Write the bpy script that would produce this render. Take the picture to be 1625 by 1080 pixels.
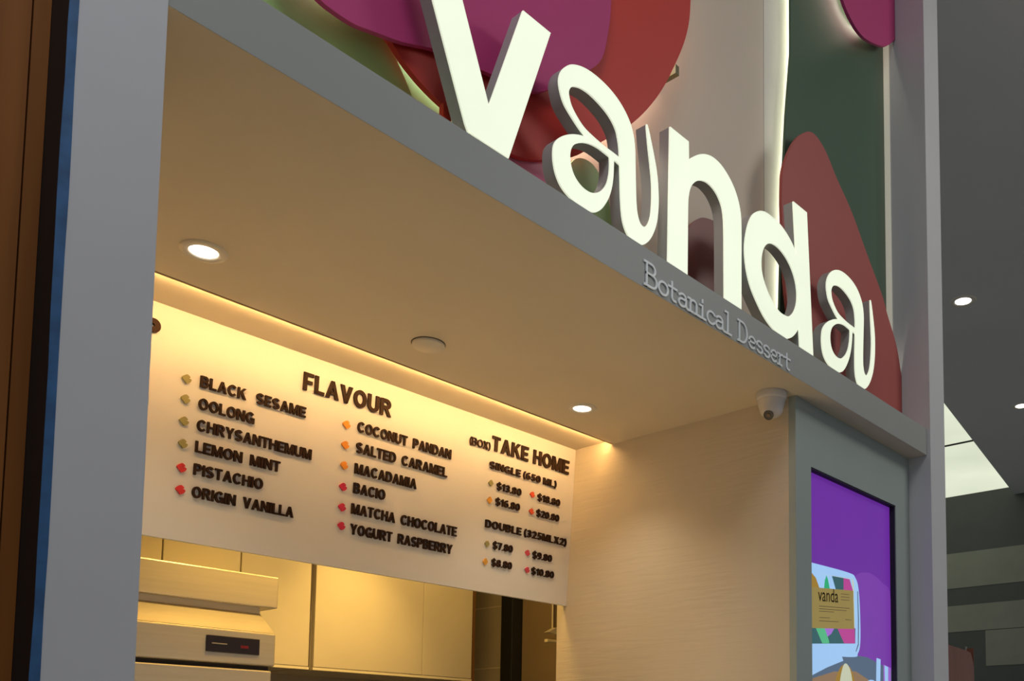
import bpy, bmesh, math, random
from mathutils import Vector, Matrix
random.seed(4)
for o in list(bpy.data.objects): bpy.data.objects.remove(o)
scene = bpy.context.scene
COL = scene.collection
H = 1.55                      # eye height: every z below is written relative to the eye and lifted by H

# ------------------------------------------------------------------ camera
cam_d = bpy.data.cameras.new('camera'); cam = bpy.data.objects.new('camera', cam_d); COL.objects.link(cam)
right = Vector((0.63405867, -0.77325681, 0.00659601))
up = Vector((-0.06393508, -0.04392131, 0.99698707))
back = Vector((-0.77063734, -0.63257001, -0.07728692))
M = Matrix((right, up, back)).transposed().to_4x4(); M.translation = Vector((0, 0, H))
cam.matrix_world = M
cam_d.sensor_fit = 'HORIZONTAL'; cam_d.sensor_width = 36.0; cam_d.lens = 1478.1117 / 1625 * 36.0
cam_d.shift_x = (812.5 - 1043.851) / 1625; cam_d.shift_y = (1067.370 - 540.0) / 1625
cam_d.clip_start = 0.02; cam_d.clip_end = 100
scene.camera = cam

# ------------------------------------------------------------------ world, exposure, mall light
scene.view_settings.view_transform = 'Standard'; scene.view_settings.look = 'None'
scene.view_settings.gamma = 1.0; scene.view_settings.use_curve_mapping = False
scene.view_settings.exposure = 0.0
w = bpy.data.worlds.new('world'); scene.world = w; w.use_nodes = True
w.node_tree.nodes['Background'].inputs[0].default_value = (0.86, 0.90, 1.0, 1)
w.node_tree.nodes['Background'].inputs[1].default_value = 0.25

def area(name, loc, target, size, energy, color, size_y=None, spread=math.pi):
    d = bpy.data.lights.new(name, 'AREA'); d.energy = energy; d.color = color; d.size = size
    d.spread = spread
    if size_y: d.shape = 'RECTANGLE'; d.size_y = size_y
    o = bpy.data.objects.new(name, d); COL.objects.link(o)
    o.location = (loc[0], loc[1], loc[2] + H)
    o.rotation_euler = (Vector(target) - Vector(loc)).to_track_quat('-Z', 'Y').to_euler()
    return o
area('mall_light', (0.1, 0.25, 2.78), (0.5, 1.3, 0.6), 1.0, 23, (0.92, 0.95, 1.0))
area('mall_light', (3.6, -1.0, 2.75), (2.7, 1.3, 0.3), 1.2, 32, (1.0, 0.98, 0.91))
def spot(name, loc, target, energy, color, ang, blend=1.0, rad=0.03):
    d = bpy.data.lights.new(name, 'SPOT'); d.energy = energy; d.color = color; d.spot_size = math.radians(ang); d.spot_blend = blend; d.shadow_soft_size = rad
    o = bpy.data.objects.new(name, d); COL.objects.link(o); o.location = (loc[0], loc[1], loc[2] + H)
    o.rotation_euler = (Vector(target) - Vector(loc)).to_track_quat('-Z', 'Y').to_euler()
KW = (1.0, 0.61, 0.15)
spot('kitchen_lamp', (1.36, 2.44, 0.99), (1.34, 2.66, 0.2), 27, KW, 95)
spot('kitchen_lamp', (1.88, 2.68, 0.99), (1.86, 2.88, 0.2), 26, KW, 74)
area('kitchen_light', (1.9, 2.45, 0.98), (2.1, 2.9, 0.2), 0.3, 6.5, (1.0, 0.62, 0.16))
area('soffit_fill_light', (1.35, 1.68, -0.40), (1.35, 1.72, 1.0), 1.4, 3.4, (1.0, 0.74, 0.36), 0.3)  # added fill light out of view, brightens soffit, wall and board from below

# ------------------------------------------------------------------ helpers
def mat(name, col, rough=0.6, metal=0.0, var=0.05, vscale=6.0, bump=0.0, bscale=40.0, emit=0.0, coat=0.0, spec=0.5, stretch=None):
    m = bpy.data.materials.new(name); m.use_nodes = True
    nt = m.node_tree; b = nt.nodes['Principled BSDF']
    b.inputs['Roughness'].default_value = rough; b.inputs['Metallic'].default_value = metal
    b.inputs['Specular IOR Level'].default_value = spec
    if coat: b.inputs['Coat Weight'].default_value = coat
    tc = nt.nodes.new('ShaderNodeTexCoord'); mp = nt.nodes.new('ShaderNodeMapping')
    nt.links.new(tc.outputs['Object'], mp.inputs[0])
    if stretch: mp.inputs['Scale'].default_value = stretch
    n = nt.nodes.new('ShaderNodeTexNoise'); n.inputs['Scale'].default_value = vscale; n.inputs['Detail'].default_value = 4
    nt.links.new(mp.outputs[0], n.inputs['Vector'])
    r = nt.nodes.new('ShaderNodeValToRGB')
    lo = [max(0, c * (1 - var)) for c in col]; hi = [min(1, c * (1 + var)) for c in col]
    r.color_ramp.elements[0].position = 0.3; r.color_ramp.elements[1].position = 0.7
    r.color_ramp.elements[0].color = (*lo, 1); r.color_ramp.elements[1].color = (*hi, 1)
    nt.links.new(n.outputs['Fac'], r.inputs[0]); nt.links.new(r.outputs[0], b.inputs['Base Color'])
    if emit:
        nt.links.new(r.outputs[0], b.inputs['Emission Color']); b.inputs['Emission Strength'].default_value = emit
    if bump:
        n2 = nt.nodes.new('ShaderNodeTexNoise'); n2.inputs['Scale'].default_value = bscale; n2.inputs['Detail'].default_value = 3
        nt.links.new(mp.outputs[0], n2.inputs['Vector'])
        bp = nt.nodes.new('ShaderNodeBump'); bp.inputs['Strength'].default_value = bump; bp.inputs['Distance'].default_value = 0.004
        nt.links.new(n2.outputs['Fac'], bp.inputs['Height']); nt.links.new(bp.outputs[0], b.inputs['Normal'])
    return m

def link(name, verts, faces, m, parent=None, mats=None, midx=None, smooth=False):
    """one mesh object; verts are world (z relative to the eye); origin at the bottom centre or at the parent"""
    V = [Vector((v[0], v[1], v[2] + H)) for v in verts]
    if parent is not None: org = parent['_o']; org = Vector(org)
    else:
        xs = [v.x for v in V]; ys = [v.y for v in V]; zs = [v.z for v in V]
        org = Vector(((min(xs) + max(xs)) / 2, (min(ys) + max(ys)) / 2, min(zs)))
    me = bpy.data.meshes.new(name); me.from_pydata([v - org for v in V], [], faces)
    for mm in (mats or [m]): me.materials.append(mm)
    if midx:
        for p, i in zip(me.polygons, midx): p.material_index = i
    bm = bmesh.new(); bm.from_mesh(me); bmesh.ops.recalc_face_normals(bm, faces=bm.faces); bm.to_mesh(me); bm.free()
    if smooth:
        for p in me.polygons: p.use_smooth = True
    me.update()
    o = bpy.data.objects.new(name, me); COL.objects.link(o)
    o['_o'] = list(org)
    if parent is not None: o.parent = parent; o['_o'] = list(org)
    else: o.location = org
    return o

def thing(name, label, cat, loc, group=None):
    o = bpy.data.objects.new(name, None); COL.objects.link(o); o.empty_display_size = 0.05
    o.location = (loc[0], loc[1], loc[2] + H); o['_o'] = [loc[0], loc[1], loc[2] + H]
    o['label'] = label; o['category'] = cat
    if group: o['group'] = group
    return o
def tag(o, label, cat, group=None):
    o['label'] = label; o['category'] = cat
    if group: o['group'] = group
    return o
def struct(o): o['kind'] = 'structure'; return o

class MB:
    def __init__(s): s.v = []; s.f = []; s.mi = []; s.cur = 0
    def add(s, V, F):
        n = len(s.v); s.v += [tuple(v) for v in V]; s.f += [[i + n for i in f] for f in F]; s.mi += [s.cur] * len(F); return s
    def box(s, x0, x1, y0, y1, z0, z1):
        V = [(x0, y0, z0), (x1, y0, z0), (x1, y1, z0), (x0, y1, z0), (x0, y0, z1), (x1, y0, z1), (x1, y1, z1), (x0, y1, z1)]
        return s.add(V, [[0, 3, 2, 1], [4, 5, 6, 7], [0, 1, 5, 4], [1, 2, 6, 5], [2, 3, 7, 6], [3, 0, 4, 7]])
    def prism_xz(s, pts, y0, y1):
        n = len(pts); V = [(x, y0, z) for x, z in pts] + [(x, y1, z) for x, z in pts]
        return s.add(V, [list(range(n))[::-1], list(range(n, 2 * n))] + [[i, (i + 1) % n, n + (i + 1) % n, n + i] for i in range(n)])
    def prism_yz(s, pts, x0, x1):
        n = len(pts); V = [(x0, y, z) for y, z in pts] + [(x1, y, z) for y, z in pts]
        return s.add(V, [list(range(n)), list(range(n, 2 * n))[::-1]] + [[i, n + i, n + (i + 1) % n, (i + 1) % n] for i in range(n)])
    def lathe(s, cx, cy, prof, seg=48, cap=True):
        """prof: list of (radius, z)"""
        V = []; F = []
        for r, z in prof: V += [(cx + r * math.cos(2 * math.pi * k / seg), cy + r * math.sin(2 * math.pi * k / seg), z) for k in range(seg)]
        for j in range(len(prof) - 1):
            for k in range(seg): F.append([j * seg + k, j * seg + (k + 1) % seg, (j + 1) * seg + (k + 1) % seg, (j + 1) * seg + k])
        if cap: F.append(list(range(seg))[::-1]); F.append([(len(prof) - 1) * seg + k for k in range(seg)])
        return s.add(V, F)
    def tube(s, pts, r, seg=8):
        V = []; F = []; P = [Vector(p) for p in pts]
        for i, p in enumerate(P):
            t = (P[min(i + 1, len(P) - 1)] - P[max(i - 1, 0)]).normalized()
            a = t.cross(Vector((0, 1, 0)));
            if a.length < 1e-3: a = t.cross(Vector((1, 0, 0)))
            a.normalize(); b = t.cross(a)
            V += [tuple(p + r * (a * math.cos(2 * math.pi * k / seg) + b * math.sin(2 * math.pi * k / seg))) for k in range(seg)]
        for i in range(len(P) - 1):
            for k in range(seg): F.append([i * seg + k, i * seg + (k + 1) % seg, (i + 1) * seg + (k + 1) % seg, (i + 1) * seg + k])
        F.append(list(range(seg))[::-1]); F.append([(len(P) - 1) * seg + k for k in range(seg)])
        return s.add(V, F)
    def obj(s, name, m, parent=None, mats=None, smooth=False):
        return link(name, s.v, s.f, m, parent, mats, s.mi if mats else None, smooth)

def bevel(o, w=0.003, seg=2):
    b = o.modifiers.new('bevel', 'BEVEL'); b.width = w; b.segments = seg; b.limit_method = 'ANGLE'; b.angle_limit = math.radians(40)
    return o

def smooth_loop(pts, sub=6):
    """Catmull-Rom through the points of a closed outline; a third value of 1 marks a corner"""
    n = len(pts); out = []
    P = [Vector((p[0], p[1])) for p in pts]; C = [len(p) > 2 and p[2] for p in pts]
    for i in range(n):
        p0, p1, p2, p3 = P[i - 1], P[i], P[(i + 1) % n], P[(i + 2) % n]
        if C[i] and C[(i + 1) % n]: out.append(tuple(p1)); continue
        if C[i]: p0 = p1 - (p2 - p1)
        if C[(i + 1) % n]: p3 = p2 + (p2 - p1)
        for k in range(sub):
            t = k / sub
            q = 0.5 * ((2 * p1) + (p2 - p0) * t + (2 * p0 - 5 * p1 + 4 * p2 - p3) * t * t + (3 * p1 - p0 - 3 * p2 + p3) * t ** 3)
            out.append(tuple(q))
    return out

def fill_loops(loops, depth):
    """flat outlines with holes, extruded: returns verts (u, v, w with w from 0 to depth) and faces"""
    cu = bpy.data.curves.new('tmp', 'CURVE'); cu.dimensions = '2D'; cu.fill_mode = 'BOTH'; cu.extrude = depth / 2
    for lp in loops:
        sp = cu.splines.new('POLY'); sp.points.add(len(lp) - 1); sp.use_cyclic_u = True
        for p, q in zip(sp.points, lp): p.co = (q[0], q[1], 0, 1)
    return curve_mesh(cu, depth)
def curve_mesh(cu, depth):
    o = bpy.data.objects.new('tmp', cu); COL.objects.link(o)
    dg = bpy.context.evaluated_depsgraph_get(); dg.update()
    me = bpy.data.meshes.new_from_object(o.evaluated_get(dg))
    V = [(v.co.x, v.co.y, v.co.z + depth / 2) for v in me.vertices]; F = [list(p.vertices) for p in me.polygons]
    bpy.data.objects.remove(o); bpy.data.curves.remove(cu); bpy.data.meshes.remove(me)
    return V, F
def text_mesh(txt, depth, bold=0.0, spacing=1.0):
    cu = bpy.data.curves.new('tmp', 'FONT'); cu.body = txt; cu.size = 1.0; cu.extrude = depth / 2
    cu.fill_mode = 'BOTH'; cu.offset = bold; cu.space_character = spacing; cu.resolution_u = 3; cu.space_word = 1.0
    return curve_mesh(cu, depth)

# ------------------------------------------------------------------ materials
WHITE = mat('white_paint', (0.62, 0.62, 0.63), 0.55, var=0.03, vscale=3)
FASCIA = mat('grey_fascia_paint', (0.35, 0.36, 0.335), 0.5, var=0.03, vscale=3)
FRAME = mat('grey_green_metal', (0.36, 0.42, 0.39), 0.45, var=0.03, vscale=4)
SOFFIT = mat('soffit_paint', (0.70, 0.61, 0.47), 0.75, var=0.03, vscale=3)
BACKW = mat('cream_sign_wall', (0.64, 0.54, 0.43), 0.6, var=0.03, vscale=2)
BOARD = mat('menu_board_cream', (0.72, 0.69, 0.66), 0.5, var=0.015, vscale=4)
LETTER = mat('dark_brown_acrylic', (0.030, 0.013, 0.007), 0.6, var=0.2, spec=0.15)
LED = mat('warm_led', (1.0, 0.60, 0.22), 0.5, var=0.0, emit=70)
GLOWFACE = mat('letter_light_face', (0.90, 0.97, 0.76), 0.4, var=0.02, vscale=8, emit=0.62)
RETURN = mat('letter_return_grey', (0.40, 0.40, 0.38), 0.45, var=0.03)
HALO = mat('backlight_led', (1.0, 0.93, 0.72), 0.5, var=0.0, emit=14)
HALO4 = mat('backlight_led_cool', (0.95, 1.0, 0.85), 0.5, var=0.0, emit=10)
HALO3 = mat('backlight_led_weak', (1.0, 0.93, 0.75), 0.5, var=0.0, emit=4)
HALO2 = mat('backlight_led_strong', (1.0, 0.96, 0.80), 0.5, var=0.0, emit=20)
LAMP = mat('lamp_glow', (1.0, 0.93, 0.82), 0.5, var=0.0, emit=6)
COOLLAMP = mat('mall_lamp_glow', (1.0, 0.97, 0.9), 0.5, var=0.0, emit=5)
TRIMRING = mat('lamp_trim_cream', (0.70, 0.64, 0.54), 0.45)
PLASTIC = mat('white_plastic', (0.66, 0.63, 0.60), 0.4)
LENSBLACK = mat('black_glass', (0.02, 0.02, 0.02), 0.15)
BLACK = mat('matt_black', (0.012, 0.012, 0.013), 0.6)
BROWN = mat('brown_wood_veneer', (0.31, 0.110, 0.022), 0.6, var=0.2, vscale=5, spec=0.2, stretch=(6, 6, 0.4))
BLUETAPE = mat('blue_masking_tape', (0.035, 0.13, 0.30), 0.6, var=0.25, vscale=30)
STEEL = mat('warm_brushed_steel', (0.62, 0.56, 0.46), 0.42, metal=0.55, var=0.05, vscale=3, stretch=(1, 1, 30))
CABINET = mat('cream_cabinet', (0.60, 0.54, 0.42), 0.45, var=0.03)
DARKGAP = mat('dark_gap', (0.03, 0.02, 0.012), 0.7)
TILE = mat('tile_wall', (0.42, 0.36, 0.26), 0.5, var=0.04)
GROUT = mat('tile_grout', (0.60, 0.52, 0.38), 0.7)
KBROWN = mat('brown_inner_wall', (0.26, 0.19, 0.11), 0.6, var=0.05)
GREY = mat('mall_ceiling_grey', (0.62, 0.62, 0.60), 0.7, var=0.05, vscale=0.6)
FLOORM = mat('mall_floor_stone', (0.42, 0.41, 0.40), 0.35, var=0.12, vscale=3)
COUNTER = mat('counter_white', (0.75, 0.70, 0.62), 0.4, var=0.03)
MAGENTA = mat('magenta_acrylic', (0.52, 0.045, 0.19), 0.55, var=0.06, vscale=2)
RED = mat('red_acrylic', (0.60, 0.040, 0.028), 0.55, var=0.06, vscale=2)
DULLRED = mat('brick_red_acrylic', (0.42, 0.085, 0.072), 0.55, var=0.05, vscale=2)
MAROON = mat('maroon_acrylic', (0.22, 0.06, 0.055), 0.4, var=0.05)
GREEN = mat('deep_green_acrylic', (0.060, 0.118, 0.070), 0.4, var=0.06, vscale=2)
LEAF = mat('leaf_green_acrylic', (0.36, 0.56, 0.20), 0.4, var=0.06)
PALELEAF = mat('pale_green_acrylic', (0.28, 0.68, 0.24), 0.4, var=0.05)
PINK = mat('pink_acrylic', (0.85, 0.27, 0.40), 0.4, var=0.05)

# wall with shallow wavy horizontal combing
WALLTEX = mat('combed_plaster', (0.64, 0.56, 0.44), 0.7, var=0.03, vscale=3)
def combed(m):
    nt = m.node_tree; b = nt.nodes['Principled BSDF']
    tc = nt.nodes.new('ShaderNodeTexCoord'); mp = nt.nodes.new('ShaderNodeMapping'); mp.inputs['Scale'].default_value = (1, 3.4, 46)
    nt.links.new(tc.outputs['Object'], mp.inputs[0])
    n = nt.nodes.new('ShaderNodeTexNoise'); n.inputs['Scale'].default_value = 1.6; n.inputs['Detail'].default_value = 3; n.inputs['Distortion'].default_value = 0.5
    nt.links.new(mp.outputs[0], n.inputs['Vector'])
    n2 = nt.nodes.new('ShaderNodeTexNoise'); n2.inputs['Scale'].default_value = 3.2; nt.links.new(tc.outputs['Object'], n2.inputs['Vector'])
    mu = nt.nodes.new('ShaderNodeMath'); mu.operation = 'MULTIPLY'; nt.links.new(n.outputs['Fac'], mu.inputs[0]); nt.links.new(n2.outputs['Fac'], mu.inputs[1])
    bp = nt.nodes.new('ShaderNodeBump'); bp.inputs['Strength'].default_value = 0.6; bp.inputs['Distance'].default_value = 0.004
    nt.links.new(mu.outputs[0], bp.inputs['Height']); nt.links.new(bp.outputs[0], b.inputs['Normal'])
combed(WALLTEX)

def screen_mat(name, col, e=1.0):
    return mat(name, col, 0.3, var=0.02, emit=e)

# ------------------------------------------------------------------ structure
FX0, FX1 = 0.4945, 3.0065           # ends of the shopfront opening between the two pillars
struct(MB().box(-6, 14, -6, 8, -H - 0.1, -H).obj('floor', FLOORM))
# mall ceiling with the opening for the luminous ceiling
CZ = 2.9
m_ = MB()
def plate_z(mb, pts, z0, z1):
    n = len(pts); V = [(x, y, z0) for x, y in pts] + [(x, y, z1) for x, y in pts]
    mb.add(V, [list(range(n)), list(range(n, 2 * n))[::-1]] + [[i, n + i, n + (i + 1) % n, (i + 1) % n] for i in range(n)])
plate_z(m_, [(-6, -6), (14, -6), (14, 3.98), (10.9, 3.54), (5.5, 2.71), (5.5, 8), (-6, 8)], CZ, CZ + 0.08)
struct(m_.obj('ceiling', GREY))
# soffit over the counter and the raised strip behind its lip
struct(MB().box(FX0, 2.25, 1.46, 2.045, 1.0, 1.08).box(FX0, FX1, 1.279, 1.46, 1.0, 1.0915).obj('ceiling', SOFFIT))
struct(MB().box(FX0, 2.25, 2.055, 2.33, 1.014, 1.08).obj('ceiling', SOFFIT))
struct(MB().box(FX0, 2.25, 2.045, 2.055, 1.0005, 1.08).obj('lip_shadow_strip', mat('lip_shadow_brown', (0.16, 0.10, 0.04), 0.5)))  # shadow line along the lip, put in as a dark-coloured strip
# pillars
struct(MB().box(0.3865, 0.4935, 1.27, 1.286, -H, CZ).obj('trim_2', WHITE))
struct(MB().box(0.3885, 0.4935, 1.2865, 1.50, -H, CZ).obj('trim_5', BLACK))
struct(MB().box(3.0085, 3.133, 1.265, 1.70, -H, CZ).obj('trim_3', WHITE))
# fascia beam
fas = struct(MB().box(FX0, FX1 - 0.001, 1.278, 1.2788, 1.0, 1.0925).obj('trim_4', FASCIA))
# sign backing wall above the fascia: two boards with a joint
struct(MB().box(FX0, 2.2525, 1.452, 1.50, 1.0915, CZ).obj('wall_front', BACKW))
struct(MB().box(2.2585, 3.0075, 1.456, 1.51, 1.0915, CZ).obj('wall_front', mat('white_sign_wall', (0.70, 0.66, 0.57), 0.6)))
struct(MB().box(2.2530, 2.2580, 1.454, 1.50, 1.0915, CZ).obj('trim_7', mat('joint_shadow_brown', (0.20, 0.16, 0.12), 0.7)))
# right return wall and kitchen shell
struct(MB().box(2.25, 2.32, 1.368, 2.04, -H, 1.0).box(2.25, 2.32, 2.04, 2.30, -H, 1.03).obj('wall_right', WALLTEX))
struct(MB().box(0.494, 2.9, 3.37, 3.45, -H, 1.1).obj('wall_back', TILE))
struct(MB().box(0.44, 0.4935, 1.51, 3.45, -H, 1.1).obj('wall_left', TILE))
kr = struct(MB().box(2.76, 2.84, 3.115, 3.369, -H, 1.1).obj('wall_right', TILE))
struct(MB().box(2.755, 2.84, 2.32, 3.03, -H, 1.1).obj('wall_right', KBROWN))
struct(MB().box(0.494, 2.9, 2.335, 3.369, 1.02, 1.1).obj('ceiling', SOFFIT))
g = MB()
for z in (0.575, 0.317, 0.06, -0.2): g.box(2.7585, 2.7605, 3.116, 3.368, z * 1.075 - 0.003, z * 1.075 + 0.003)
g.obj('grout_line', GROUT, kr)
# neighbour's brown veneer wall on the left
struct(MB().box(-2.5, 0.3655, 1.37, 1.43, -H, CZ).obj('wall_left', BROWN))
struct(MB().box(0.3680, 0.3880, 1.3715, 1.43, -H, CZ).obj('wall_left', BROWN))
struct(MB().box(-2.5, 0.388, 1.435, 1.46, -H, CZ).obj('wall_left', BLACK))
# far mall wall with stripes and the luminous ceiling in front of it
SD = mat('far_wall_dark', (0.055, 0.06, 0.055), 0.6); SL = mat('far_wall_light', (0.20, 0.20, 0.165), 0.6)
mb = MB()
K = 1.447; X = 10.71
mb.cur = 0; mb.box(X, X + 0.1, 2.0, 7.0, -H, CZ + 0.2)
mb.cur = 1
for z0, z1, y0, y1 in ((1.30, 1.59, 2.0, 5.0), (0.94, 1.155, 2.0, 5.0), (0.65, 0.935, 2.0, 2.678), (0.2, 0.5, 2.0, 5.0)):
    mb.box(X - 0.006, X, y0 * K, y1 * K, z0 * K, z1 * K)
struct(mb.obj('wall_far', SD, mats=[SD, SL]))
LUM = mat('luminous_ceiling', (0.60, 0.64, 0.50), 0.5, var=0.25, vscale=0.35, emit=1.0)
for i, (x0, x1) in enumerate(((5.5, 8.815), (8.815, 10.70))):
    mb = MB(); plate_z(mb, [(x0, 2.2), (x1, 2.2), (x1, 8), (x0, 8)], CZ + 0.09, CZ + 0.12)
    o = mb.obj('ceiling_panel', LUM)
    tag(o, ['pale glowing ceiling panel beside the right pillar, above the thin joint line', 'pale glowing ceiling panel below the joint line, against the striped wall'][i], 'light panel')

struct(MB().box(8.80, 8.835, 2.9, 8, CZ + 0.083, CZ + 0.0895).obj('trim_6', BLACK))
# ------------------------------------------------------------------ illuminated letters
LT = {"a":[[[1.2727,1.3805,0],[1.3042,1.3931,0],[1.3395,1.3974,0],[1.3788,1.3942,0],[1.4135,1.3835,0],[1.4404,1.3656,0],[1.4587,1.3424,0],[1.4682,1.3101,0],[1.4706,1.2656,0],[1.4723,1.2251,0],[1.4746,1.1849,0],[1.4792,1.1582,0],[1.4886,1.1418,0],[1.5009,1.1391,0],[1.5144,1.1514,0],[1.5242,1.1747,0],[1.5282,1.2103,0],[1.5277,1.2523,0],[1.5216,1.2915,0],[1.5143,1.33,0],[1.5081,1.3691,0],[1.5074,1.3806,1],[1.5118,1.3775,0],[1.5202,1.3586,0],[1.5333,1.323,0],[1.5446,1.2861,0],[1.5502,1.2462,0],[1.5506,1.2039,0],[1.5433,1.1624,0],[1.526,1.1253,0],[1.5045,1.1012,0],[1.4862,1.0904,0],[1.468,1.0874,0],[1.45,1.0958,0],[1.435,1.1134,0],[1.4276,1.1383,0],[1.4236,1.1769,0],[1.4219,1.2125,0],[1.4203,1.241,1],[1.4006,1.2439,1],[1.4003,1.226,0],[1.3994,1.2055,0],[1.3953,1.1793,0],[1.3855,1.1506,0],[1.3691,1.123,0],[1.3528,1.1056,0],[1.3365,1.0968,0],[1.3178,1.092,0],[1.2913,1.0923,0],[1.2653,1.099,0],[1.2448,1.1098,0],[1.2319,1.126,0],[1.225,1.145,0],[1.2226,1.1662,0],[1.2256,1.1866,0],[1.2378,1.205,0],[1.2577,1.2218,0],[1.2807,1.2356,0],[1.3043,1.2451,0],[1.3176,1.2487,1],[1.2988,1.2542,0],[1.2723,1.2688,0],[1.2514,1.284,0],[1.2398,1.3042,0],[1.2353,1.3245,0],[1.2399,1.3444,0],[1.2523,1.3633,0]],[[1.2772,1.3362,0],[1.2971,1.3442,0],[1.324,1.3466,0],[1.3571,1.3415,0],[1.3855,1.3312,0],[1.4059,1.3139,0],[1.4149,1.2903,0],[1.4181,1.2716,0],[1.4195,1.2564,1],[1.3981,1.2575,0],[1.3697,1.2576,0],[1.3364,1.2606,0],[1.3092,1.2657,0],[1.2878,1.2773,0],[1.2718,1.2917,0],[1.2648,1.307,0],[1.2635,1.3178,0],[1.2685,1.3284,0]],[[1.3019,1.2294,0],[1.3259,1.2393,0],[1.3504,1.2435,0],[1.3727,1.2432,0],[1.3874,1.2424,1],[1.3883,1.224,0],[1.3864,1.203,0],[1.3794,1.1795,0],[1.3657,1.159,0],[1.3466,1.1431,0],[1.3277,1.1355,0],[1.3063,1.136,0],[1.2877,1.1442,0],[1.2754,1.1591,0],[1.2699,1.1793,0],[1.2716,1.1974,0],[1.2811,1.2139,0]]],"n":[[[1.5908,1.42,1],[1.6614,1.421,1],[1.6624,1.3776,1],[1.6793,1.393,0],[1.7043,1.4118,0],[1.7298,1.4249,0],[1.7595,1.4324,0],[1.7938,1.4299,0],[1.8288,1.4145,0],[1.8566,1.3901,0],[1.8752,1.3559,0],[1.8816,1.311,0],[1.8816,1.2015,0],[1.8815,1.0903,1],[1.8083,1.0895,1],[1.8074,1.18,0],[1.8064,1.2725,0],[1.8017,1.3122,0],[1.7902,1.3347,0],[1.7673,1.3516,0],[1.7374,1.3568,0],[1.7082,1.3488,0],[1.6867,1.3338,0],[1.6706,1.3137,0],[1.6623,1.2875,0],[1.6598,1.2508,0],[1.6588,1.0909,1],[1.5859,1.0907,1]]],"d":[[[2.1349,1.4984,1],[2.2087,1.5003,1],[2.2391,1.0938,1],[2.1673,1.0924,1],[2.1622,1.1488,1],[2.1435,1.1249,0],[2.1196,1.1049,0],[2.0922,1.0932,0],[2.0616,1.0895,0],[2.0242,1.099,0],[1.9877,1.1143,0],[1.952,1.1415,0],[1.9239,1.1709,0],[1.9067,1.204,0],[1.8985,1.2406,0],[1.8978,1.2724,0],[1.9048,1.3077,0],[1.9173,1.3416,0],[1.937,1.371,0],[1.9634,1.3907,0],[1.9925,1.4017,0],[2.0258,1.4037,0],[2.0636,1.4019,0],[2.1023,1.3894,0],[2.1338,1.3708,0],[2.148,1.3518,1]],[[2.0105,1.3236,0],[2.0329,1.3312,0],[2.0632,1.3317,0],[2.0978,1.321,0],[2.1252,1.3024,0],[2.1449,1.276,0],[2.1534,1.2448,0],[2.1507,1.2135,0],[2.1361,1.1843,0],[2.1122,1.1626,0],[2.0888,1.156,0],[2.0582,1.1572,0],[2.0283,1.1708,0],[2.0062,1.1871,0],[1.988,1.2087,0],[1.9758,1.2324,0],[1.9738,1.2603,0],[1.9797,1.2875,0],[1.9921,1.3085,0]]],"v":[[[0.9292,1.2932,1],[1.0052,1.1079,0],[1.0123,1.1003,0],[1.0235,1.0968,0],[1.0368,1.0964,0],[1.1079,1.0956,1],[1.2103,1.4096,1],[1.1367,1.4092,1],[1.058,1.1713,1],[0.9919,1.3346,1]]]}
LT['v'][0][0] = [0.8817, 1.409, 1]; LT['v'][0][-1] = [0.9618, 1.409, 1]
for i in (6, 7): LT['v'][0][i][1] = 1.409
LABELS = {'v': 'glowing white letter v, leftmost of the big sign letters', 'a1': 'glowing white looped letter a right after the v',
          'n': 'glowing white letter n in the middle of the shop name', 'd': 'glowing white letter d standing above the word Dessert',
          'a2': 'smaller-looking glowing looped letter a at the right end of the shop name'}
def sign_letter(key, loops, corr=None):
    lps = []
    for lp in loops:
        pts = [(p[0], max(p[1], 1.0932), p[2]) for p in lp]
        if corr: pts = [(*corr(p[0], p[1]), p[2]) for p in pts]
        lps.append(smooth_loop(pts, 5))
    xs = [p[0] for p in lps[0]]
    t = thing('sign_letter', LABELS[key], 'sign letter', ((min(xs) + max(xs)) / 2, 1.295, 1.0932), 'glowing letters of the shop name')
    V, F = fill_loops(lps, 0.028)
    link('side_return', [(u, 1.2835 + wv, max(v, 1.0932)) for u, v, wv in V], F, RETURN, t)
    V, F = fill_loops(lps, 0.004)
    link('light_face', [(u, 1.2795 + wv, max(v, 1.0932)) for u, v, wv in V], F, GLOWFACE, t)
sign_letter('v', LT['v']); sign_letter('a1', LT['a']); sign_letter('n', LT['n']); sign_letter('d', LT['d'])
sign_letter('a2', LT['a'], lambda x, z: (x + 1.058 + 0.11 * (z - 1.09), 1.0932 + (z - 1.0932) * 1.05))

# ------------------------------------------------------------------ petal and leaf panels behind the letters
def petal(name, label, pts, y, th, m, lead=None, back=0.02, inset=0.02, group=None, peg=None, power=None, extra=()):
    lp = smooth_loop(pts, 6)
    xs = [p[0] for p in lp]; zs = [p[1] for p in lp]
    t = thing(name, label, 'wall panel', ((min(xs) + max(xs)) / 2, y, min(zs)), group)
    o = MB().prism_xz(lp, y, y + th).obj('panel', m, t)
    if lead:
        c = MB().tube([(x, y + th + back, z) for x, z in lead], 0.004)
        c.obj('backlight_strip', power or HALO, t)
    for ex in extra:
        MB().tube([(x, y + th + 0.022, z) for x, z in ex], 0.004).obj('backlight_strip', HALO4, t)
    if peg:
        MB().box(peg[0] - 0.012, peg[0] + 0.002, y + th, 1.4515, peg[1] - 0.012, peg[1] + 0.012).obj('standoff', mat('olive_standoff', (0.16, 0.14, 0.06), 0.5), t)
    return t
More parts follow.
